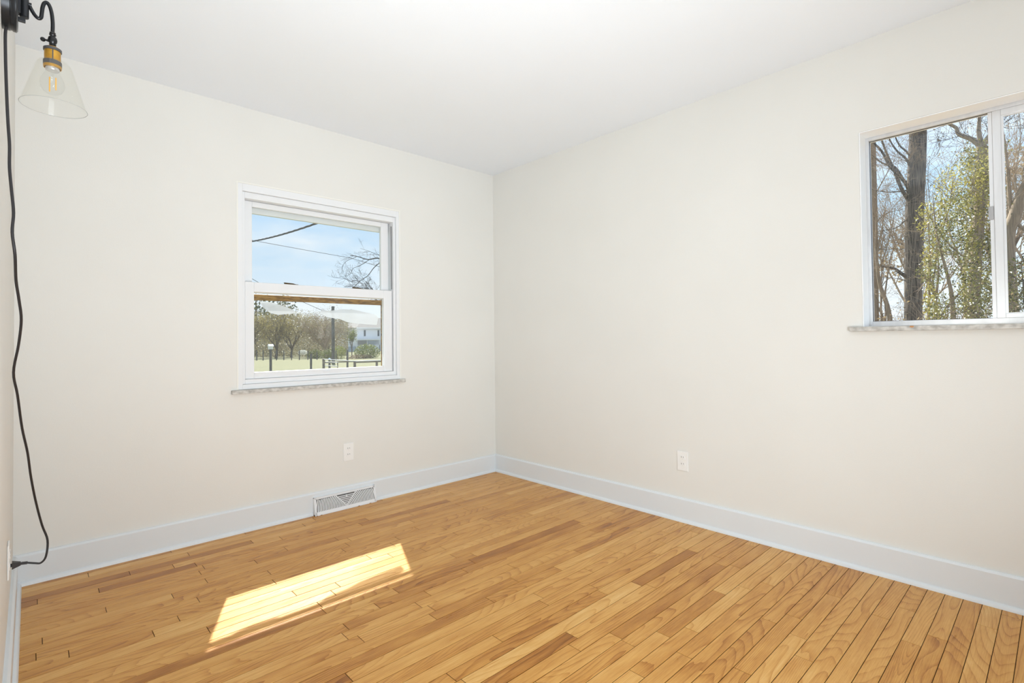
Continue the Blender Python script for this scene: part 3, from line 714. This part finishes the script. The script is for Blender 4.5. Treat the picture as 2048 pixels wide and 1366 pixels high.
# ---- house
def house():
    t = thing('farmhouse', 'white two-storey farmhouse with grey hip roof beyond the field', 'house', (48,94,-1))
    x0, x1, y0, y1 = 43.4, 55, 90, 99
    MB().box((x0,y0,-1),(x1,y1,3.75)).build('wall', M['siding'], t)
    r = MB(); ov = .45; ze, zr = 3.7, 5.9
    A = [(x0-ov,y0-ov,ze),(x1+ov,y0-ov,ze),(x1+ov,y1+ov,ze),(x0-ov,y1+ov,ze),(x0+3.6,94.5,zr),(x1-3.6,94.5,zr)]
    r.add(A,[(0,1,5,4),(1,2,5),(2,3,4,5),(3,0,4),(3,2,1,0)]); r.build('roof', M['roofing'], t)
    MB().box((x0-ov,y0-ov-.03,ze-.2),(x1+ov,y0-ov,ze)).build('fascia', M['deckwhite'], t)
    for xa in (44.68, 47.62, 50.6):
        w = MB().ring_y((xa-.08,xa+.5,1.95,3.32),(xa,xa+.42,2.03,3.24),y0-.06,y0+.02).build('window', M['deckwhite'], t)
        MB().box((xa,y0-.03,2.03),(xa+.42,y0-.01,3.24)).build('pane', M['housewin'], w)
    d = MB().box((38.8,86.2,-1),(43.3,89.9,.1)).build('porch', M['bluewall'], t)
    MB().box((38.7,86,1.25),(48,89.9,1.45)).build('porch_roof', M['deckwhite'], t)
    MB().box((43.35,86.1,-1),(48.6,89.9,.35)).build('deck', M['siding'], t)
    rl = MB().box((43.3,86.1,1.0),(45.2,86.18,1.07))
    for k in range(16): rl.box((43.32+k*.12,86.1,.35),(43.37+k*.12,86.16,1.0))
    rl.build('railing', M['bluewall'], t)
    for xa in (38.8,41.2,43.3,45.9,48.2): MB().box((xa,86.1,-1),(xa+.14,86.24,1.25)).build('porch_post', M['deckwhite'], t)
house()

# ---- trees and shrubs beyond window_1
TG = 'bare budding trees along the far edge of the field'
for i, (x, y, h, r, sd, bk, bd, lab) in enumerate((
    (14.6, 57, 5.3, .16, 1, 'twig', 'buds', 'budding tree at the left end of the tree line, yellow-green crown'),
    (17.6, 58, 5.6, .17, 2, 'twig', 'buds', 'budding tree with a thick leaning double trunk at the field edge'),
    (20.4, 61, 5.5, .15, 3, 'twig', 'buds', 'tall golden-budded tree behind the white blossom shrub'),
    (22.9, 57, 5.6, .24, 4, 'twig_pale', 'buds_grey', 'wide grey bare tree with sprawling limbs mid tree line'),
    (25.3, 62, 5.5, .16, 5, 'twig_pale', 'buds_red', 'pale-trunked bare tree just right of the wooden pole'),
    (27.2, 66, 4.9, .13, 6, 'twig', 'buds_red', 'reddish bare tree in front of the house roof corner'),
    (12.4, 60, 5.3, .14, 7, 'twig', 'buds_red', 'reddish tree at the very left behind the far fence'),
    )):
    bare_tree('budding_tree', lab, (x,y,-.85), h, r, sd, M[bk], TG, 4, M[bd], .10, 5, kids=(4,6), ang=.75, up=.15, minr=.010, jit=.38, fork=.22, shrink=.66)
for i, (x, y, h, sd, lab) in enumerate(((17.4, 76, 9.0, 21, 'darker evergreen tree rising behind the budding trees'), (20.8, 78, 8.6, 22, 'evergreen tree behind the gold tree, its top just showing'), (40.8, 106, 8.6, 24, 'dark evergreen tree left of the farmhouse roof'))):
    rng = random.Random(sd); t = thing('evergreen_tree', lab, 'tree', (x*1.2,y,-1), 'evergreens behind the tree line')
    X = x*1.2
    MB().tube([(X,y,-1),(X,y,h*.5),(X,y,h-.6)], [.25,.15,.03], 8).build('trunk', M['twig'], t)
    lb = MB(); leaves(lb, cloud(rng,700,(X,y,h*.55),(3.0,2.5,h*.42),.2), rng, .4, 1); lb.build('foliage', M['needle'], t, attr='rnd')
# tangled wood filling the gaps behind, too fine to count
rng = random.Random(31); bw = MB()
for k in range(32000):
    u = rng.uniform(.265,.475); y = rng.uniform(62,86); x = u*(y+3.2)-2.8
    zt = 4.0+.5*math.sin(u*70)+rng.gauss(0,.3)
    leaves(bw, [Vector((x,y,-1+(zt+1)*rng.random()**1.1*(y/66)))], rng, .18, 1)
o = bw.build('undergrowth', M['buds_grey'], attr='rnd'); tag(o, 'hazy grey-brown thicket filling the wood behind the field', 'undergrowth', kind='stuff')
bush('shrub', 'low green shrub at the field edge right of the white blossom', (20.4,54,-.35), (1.0,.8,.6), 900, .13, M['shrub'], 41, bright=.6)
bush('shrub', 'rounded green shrub beside the foot of the wooden pole', (21.2,52,-.35), (.8,.8,.65), 900, .13, M['shrub'], 42, bright=.65)
bush('shrub', 'yellow-green shrub between the pole and the thick post', (21.7,50.5,-.15), (.75,.7,.8), 900, .12, M['shrub'], 43, bright=.85)
bush('shrub', 'large arching evergreen shrub in front of the farmhouse deck', (24.7,50,-.2), (1.5,1.2,1.0), 3200, .13, M['shrub'], 44, bright=.5)
bush('shrub', 'brown dead brush patch below the arching shrub', (23.2,48.7,-.75), (1.6,.5,.45), 900, .12, M['buds_red'], 45)
bush('blossom_shrub', 'low white blossom shrub by the far fence', (18.15,51.5,-.05), (.52,.4,.28), 700, .09, M['white_brush'], 46)
bare_tree('young_tree', 'slender young tree with light green leaves before the farmhouse', (26.3,57,-.9), 3.4, .07, 47, M['twig'], None, 3, M['shrub'], .11, 5, ang=.3, up=.6, minr=.008, jit=.15)

# ---- overhanging tree at the upper right of window_1
def manual_tree(name, label, base, trunk, limbs, mtl, seed, twig_lev=2, twig_len=.5, twr=.006, per=7, cat='tree', group=None, minr=.0022, ang=.7, up=.0, lim_end=.35, kids=(3,5)):
    rng = random.Random(seed); t = thing(name, label, cat, base, group); mb = MB()
    if trunk: mb.tube(smoothpath([p for p,_ in trunk],4), np.interp(np.linspace(0,1,(len(trunk)-1)*4+1), np.linspace(0,1,len(trunk)), [r for _,r in trunk]).tolist(), 16, cap=False)
    tips = []
    for pts, r in limbs:
        sp = smoothpath(pts,4); n = len(sp)
        rr = [r*(1-(1-lim_end)*i/(n-1)) for i in range(n)]
        mb.cm = 0; mb.tube(sp, rr, 8, cap=False); mb.cm = 1
        ln = sum((sp[i+1]-sp[i]).length for i in range(n-1))
        for k in range(max(2,int(per*max(1,ln)))):
            i = rng.randint(1,n-2); ax = (sp[i+1]-sp[i-1]).normalized(); sd = ax.orthogonal().normalized(); sd.rotate(Matrix.Rotation(rng.uniform(0,6.283),3,ax))
            grow(mb, sp[i], ax*math.cos(ang)+sd*math.sin(ang), twig_len*rng.uniform(.5,1.3), max(minr,min(twr,rr[i]*.6)), twig_lev, rng, tips, .35, up, kids, .6, None, minr, .6)
    mb.build('trunk', list(mtl), t, smooth=True)
    return t, tips
Y = 10.0
lim = [([(5.6,Y,3.1),(4.9,Y,3.36),(4.48,Y,3.41),(4.26,Y-.1,3.4),(4.05,Y-.1,3.34),(3.82,Y-.2,3.34),(3.66,Y-.2,3.37),(3.46,Y-.2,3.38)], .022),
       ([(5.5,Y,2.9),(4.9,Y,3.3),(4.48,Y,3.30),(4.31,Y+.1,3.16),(4.12,Y+.1,2.92),(3.93,Y+.2,2.76),(3.76,Y+.2,2.58)], .016),
       ([(4.05,Y-.1,3.33),(3.73,Y-.2,3.13),(3.48,Y-.3,3.02),(3.39,Y-.3,2.85),(3.09,Y-.3,2.76)], .008),
       ([(3.62,Y-.2,3.35),(3.35,Y-.2,3.22),(3.23,Y-.2,3.06),(3.23,Y-.2,2.86)], .007),
       ([(5.2,Y,3.3),(4.48,Y+.1,3.52),(4.19,Y+.1,3.6),(3.89,Y+.1,3.66)], .008)]
manual_tree('overhanging_tree', 'bare tree whose dark twigs hang into the upper sash from the side', (5.9,Y,GZ), [((5.9,Y,GZ),.16),((5.8,Y,1.0),.13),((5.65,Y,2.6),.1),((5.6,Y,4.5),.06)], lim, (M['twig_dark'],M['twig_dark']), 51, 1, .3, .004, 7, minr=.0018)
bare_tree('bare_tree', 'fine-twigged bare tree showing above the meeting rail', (13.6,25,GZ), 6.6, .09, 52, M['twig_dark'], None, 4, None, kids=(4,6), ang=.65, up=.3, minr=.006, fork=.42, lean=(-.08,0))

# ---- overhead lines
CA, CB = Vector((0.338, 7.500, 3.045)), Vector((-0.055, 3.400, 2.641))
cab = []
for k in range(3):
    pts = []
    for i in range(110):
        t = i/109; p = CA.lerp(CB, (t*2.06-.5)); p.z += .10*((t*2.06-.5)-.5)**2-.03
        a = i*.55+k*2.094; pts.append(p+Vector((math.cos(a)*.007,0,math.sin(a)*.007)))
    cab.append(pts)
c = MB()
for pts in cab: c.tube(pts, .0075, 6)
tag(c.build('service_cable', M['wire']), 'thick black twisted service cable crossing the upper sash', 'cable')
tag(MB().tube([(2,25,6.5),(5.64,25,6.28),(8.2,25,6.09),(10.74,25,5.92),(12.7,25,5.56),(20,25,4.6)], .011, 6).build('overhead_wire', M['wire']), 'thin overhead wire sloping down towards the bare twigs', 'wire')
tag(MB().tube([(4.2,25,5.0),(5.47,25,4.31),(5.83,25,4.11),(9,25,2.85),(12,25,2.2)], .011, 6).build('overhead_wire', M['wire']), 'thin wire at the lower left of the upper sash', 'wire')

# ---- woodland beyond window_2
def bigtrunk():
    rng = random.Random(60)
    lim = [([(14.9,-.42,4.9),(14.8,-.3,5.31),(14.7,0.0,5.79),(14.7,.18,6.25),(14.7,.42,6.64),(14.7,.7,7.2)], .05),
           ([(14.9,-.36,4.8),(14.8,-.22,5.15),(14.9,-.05,5.73),(15,.09,6.13),(15,.23,6.65),(15,.4,7.4)], .05),
           ([(15,-.45,5.6),(14.8,-.35,5.92),(14.8,-.15,6.2),(14.8,.01,6.56),(14.8,.15,7.1)], .035),
           ([(15,-.5,5.8),(14.8,-.38,6.09),(14.8,-.21,6.34),(14.8,-.1,6.67),(14.8,0,7.1)], .03),
           ([(14.8,-.26,5.41),(14.8,-.09,5.77),(14.7,.17,5.92),(14.6,.43,6.22),(14.5,.7,6.5)], .03),
           ([(15,-.4,5.1),(14.8,-.2,5.06),(14.8,.11,5.11),(14.8,.45,5.25)], .022),
           ([(15,-.4,4.2),(14.8,-.3,4.23),(14.8,-.07,4.06),(14.8,.41,4.03)], .018),
           ([(15,-.35,2.62),(14.8,-.18,2.78),(14.8,-.01,2.94),(14.8,.29,3.04)], .06),
           ([(15,-.35,2.5),(14.8,-.21,2.6),(14.8,-.01,2.67),(14.8,.41,2.75)], .014),
           ([(14.7,-.45,6.4),(14.65,-.62,6.2),(14.66,-.66,6.0),(14.67,-.6,5.75)], .012)]
    manual_tree('tall_tree', 'tall dark-barked tree with furrowed trunk left of the window mullion', (15,-.36,GZ),
        [((15,-.36,GZ-.1),.30),((15,-.37,.5),.225),((15,-.385,1.6),.205),((15,-.47,4.4),.215),((15,-.58,6.4),.20),((15,-.62,8.5),.17)], lim, (M['bark_big'],M['twig_pale']), 61, 2, .7, .007, 6, minr=.0022)
bigtrunk()
manual_tree('tree', 'narrow brown trunk partly behind the left window frame', (15,.5,GZ), [((15,.51,GZ-.1),.13),((15,.50,1.7),.105),((15,.475,3.9),.1),((15,.465,6.4),.09),((15,.44,8),.07)],
    [([(15,.5,3.2),(14.9,.3,3.9),(14.8,.15,4.6)],.02),([(15,.5,5.0),(14.9,.25,5.4),(14.8,-.1,6.0)],.02),([(15,.5,4.2),(14.9,.2,4.5),(14.8,-.2,4.55)],.016)], (M['bark_pale'],M['twig_pale']), 62, 2, .7, .007, 8)
manual_tree('tree', 'thin forked grey tree between the two dark trunks', (14.8,.1,GZ), [((14.8,.02,GZ-.1),.07),((14.8,.11,1.59),.06),((14.8,.31,2.46),.05),((14.8,.37,3.07),.04),((14.8,.39,3.52),.035),((14.8,.35,4.6),.02)],
    [([(14.8,.30,GZ),(14.8,.30,1.59),(14.8,.31,2.46)],.035),([(14.8,.36,2.9),(14.7,.1,3.6),(14.7,-.1,4.6)],.02),([(14.8,.38,3.4),(14.7,.2,4.2),(14.7,.1,5.0)],.018)], (M['bark_pale'],M['twig_pale']), 63, 2, .7, .006, 8)
iv, tips = manual_tree('ivy_tree', 'ivy-clad tree with a high three-way fork beside the mullion', (12,-1.9,GZ), [((12,-1.88,GZ-.1),.12),((12,-1.9,1.5),.105),((12,-2.0,3.15),.1),((12,-2.08,4.3),.095),((12,-2.1,5.08),.09)],
    [([(12,-2.1,5.06),(12,-1.95,5.27),(12,-1.74,5.45),(12,-1.69,5.61),(12,-1.53,5.78),(12,-1.3,6.1)],.055),([(12,-2.1,5.1),(12,-2.06,5.41),(12,-2.08,5.78),(12,-2.1,6.6)],.05),([(12,-2.1,5.05),(12,-2.24,5.3),(12,-2.31,5.5),(12,-2.5,6.1)],.05)], (M['bark_pale'],M['twig_dark']), 64, 2, .7, .007, 9)
rng = random.Random(65); lb = MB()
pts = []
for k in range(1500):
    z = rng.uniform(.8,5.1); yc = -1.9-.04*z; w = .16+.14*math.sin(z*2.1)**2
    a = rng.uniform(0,6.283); pts.append(Vector((12+math.cos(a)*w*.9, yc+math.sin(a)*w, z)))
leaves(lb, pts, rng, .05, 6, .07, .5); lb.build('ivy', M['ivy'], iv, attr='rnd')
# holly and other leafy trees round the ivy tree
def leafy(name, label, base, stems, blobs, mtl, size, seed, bark, bright=.5, cat='tree'):
    rng = random.Random(seed); t = thing(name, label, cat, base)
    sb = MB()
    for pts, r in stems: sp = smoothpath(pts,4); sb.tube(sp, [r*(1-.93*i/(len(sp)-1)) for i in range(len(sp))], 8, cap=False)
    tips = []
    for c, r, n in blobs:                         # twigs reaching into each clump of leaves
        for k in range(6):
            a = Vector(c)+Vector((rng.uniform(-.3,.3),rng.uniform(-.3,.3),-r[2]*.6)); d = rv(rng,.6)+Vector((0,0,.6))
            grow(sb, a, d, r[2]*1.1, .009, 1, rng, tips, .3, .1, (2,4), .7, None, .003, .6)
    sb.build('trunk', bark, t, smooth=True)
    lb = MB()
    for c, r, n in blobs: leaves(lb, cloud(rng,int(n*2.3),c,r,.1), rng, size*.58, 1, 0.02, bright)
    lb.build('foliage', mtl, t, attr='rnd'); return t
leafy('holly_tree', 'sunlit yellow-green leafy tree between the dark trunk and the ivy tree', (11.5,-1.35,GZ),
      [([(11.5,-1.35,GZ-.1),(11.5,-1.32,1.4),(11.5,-1.4,2.6),(11.5,-1.3,3.8)],.045),([(11.6,-1.2,GZ-.1),(11.6,-1.2,1.5),(11.6,-1.25,2.7),(11.6,-1.2,4.6)],.04)],
      [((11.5,-1.75,4.2),(.4,.42,.55),420),((11.6,-1.35,3.6),(.4,.38,.45),330),((11.5,-1.38,3.0),(.4,.25,.4),220),((11.5,-1.22,2.5),(.35,.1,.6),120),((11.5,-1.28,1.7),(.35,.16,.5),220),((11.5,-2.2,4.3),(.4,.25,.6),240)], M['ivy'], .085, 71, M['bark_pale'], .72)
leafy('holly_tree', 'dark glossy holly in front of the ivy-clad trunk', (10.5,-1.65,GZ),
      [([(10.6,-1.72,GZ-.1),(10.6,-1.72,1.5),(10.6,-1.66,2.2),(10.6,-1.5,3.1),(10.6,-1.45,4.0)],.055)],
      [((10.6,-1.65,3.0),(.35,.3,.42),280),((10.5,-1.95,2.6),(.4,.25,.6),330),((10.5,-1.45,2.35),(.35,.3,.3),200),((10.5,-2.05,1.8),(.4,.25,.5),330),((10.5,-1.6,1.6),(.4,.3,.35),260),((10.5,-1.85,3.5),(.4,.28,.4),230)], M['holly'], .075, 72, M['bark_pale'], .42)
manual_tree('pine_tree', 'crooked pale-barked pine seen through the sliding sash', (13,-2.5,GZ), [((13,-2.47,GZ-.1),.12),((13,-2.45,1.6),.11),((13,-2.42,3.16),.11),((13,-2.54,3.69),.115),((13,-2.64,4.1),.1),((13,-2.9,4.8),.08),((13,-3.1,6),.06)],
    [([(13,-2.5,3.6),(13,-2.46,4.1),(13,-2.44,4.82),(13,-2.38,5.6)],.05),([(13,-2.52,3.6),(13,-2.7,3.3),(13,-3.0,3.1)],.04),([(13,-2.6,4.0),(13,-2.56,4.6),(13,-2.66,5.4),(13,-2.62,6.3)],.012)], (M['bark_pale'],M['twig_pale']), 73, 2, .8, .006, 9)
leafy('evergreen_shrub', 'dark evergreen boughs low behind the sliding sash', (12,-2.7,GZ), [([(12,-2.7,GZ-.1),(12,-2.7,1.2),(12,-2.65,2.6)],.05)],
      [((12,-2.65,2.35),(.4,.35,.3),260),((12,-2.6,1.8),(.5,.4,.4),420),((12,-3.1,2.4),(.4,.3,.3),200)], M['holly'], .085, 74, M['twig'], .38, 'shrub')
# farther bare trees
FG = 'slim bare trees deep in the wood'
labs = ['slim bare tree far behind the left window edge','slim bare tree in the gap left of the dark trunk','pale slim tree seen just left of the furrowed trunk','slim tree whose crown meets the dark trunk top','pale slim tree right of the furrowed trunk','two-stemmed slim tree right of the furrowed trunk','slim bare tree behind the sunlit leafy tree','slim bare tree behind the ivy-clad fork','slim bare tree behind the mullion','slim bare tree in the sliding sash sky','slim bare tree at the far right edge of the sliding sash']
for i, (x, y, h) in enumerate(((26,2.2,9),(24,1.0,8.5),(27,1.1,10),(23,-.1,9),(21,-.75,9.5),(24,-1.6,10),(22,-1.9,9),(26,-3.2,10.5),(20,-2.9,8.5),(24,-4.0,10),(21,-4.3,8.5))):
    bare_tree('slim_tree', labs[i], (x,y,GZ), h, .08, 80+i, M['twig_pale' if i % 3 else 'twig'], FG, 3, M['dry'], .07, 1, kids=(5,7), ang=.55, up=.35, minr=.0045, jit=.1, fork=.3, shrink=.62)
# sunny pine crowns deep behind
for i, (x, y, z, r, lab) in enumerate(((30,-1.6,8.6,(1.5,1.0,1.2),'golden-lit pine crown to the right of the furrowed trunk'),(30,2.2,5.2,(1.5,1.4,1.6),'pine crown low between the two left trunks'),(28,-4.9,7.6,(1.5,1.3,1.5),'tawny pine crown across the sliding sash'),(31,-3.0,4.5,(1.5,1.5,1.6),'pine crown behind the ivy-clad trunk'))):
    rng = random.Random(95+i); t = thing('pine_tree', lab, 'tree', (x,y,GZ), 'pines deep in the wood')
    MB().tube([(x,y,GZ),(x,y,z*.5),(x,y,z+r[2]*.7)], [.16,.12,.03], 8).build('trunk', M['bark_pale'], t)
    lb = MB(); leaves(lb, cloud(rng,650,(x,y,z),r,.1), rng, .17, 1, 0, .6); lb.build('foliage', M['dry'], t, attr='rnd')
# brush tangle along the ground
rng = random.Random(120); bt = MB(); tips = []
for k in range(420):
    x = rng.uniform(12.5,19); y = rng.uniform(-4.2,1.4)*(x+2.8)/17
    grow(bt, Vector((x,y,GZ)), Vector((rng.gauss(0,.35),rng.gauss(0,.35),1)), rng.uniform(1.7,2.7), .008, 1, rng, tips, .5, -.1, (3,5), .7, None, .0035, .55)
for k in range(500):
    x = rng.uniform(22,32); y = rng.uniform(-6,4); bt.tube([(x,y,GZ),(x+rng.gauss(0,.3),y+rng.gauss(0,.3),rng.uniform(1.2,2.0))],[.02,.01],3,cap=False)
o = bt.build('brush', M['twig_pale']); tag(o, 'tangle of dry brush along the foot of the woodland trees', 'undergrowth', kind='stuff')
lb = MB(); leaves(lb, tips, rng, .07, 1, .08); o = lb.build('dead_leaves', M['dry'], attr='rnd'); tag(o, 'dead tan leaves clinging in the dry brush', 'leaves', kind='stuff')
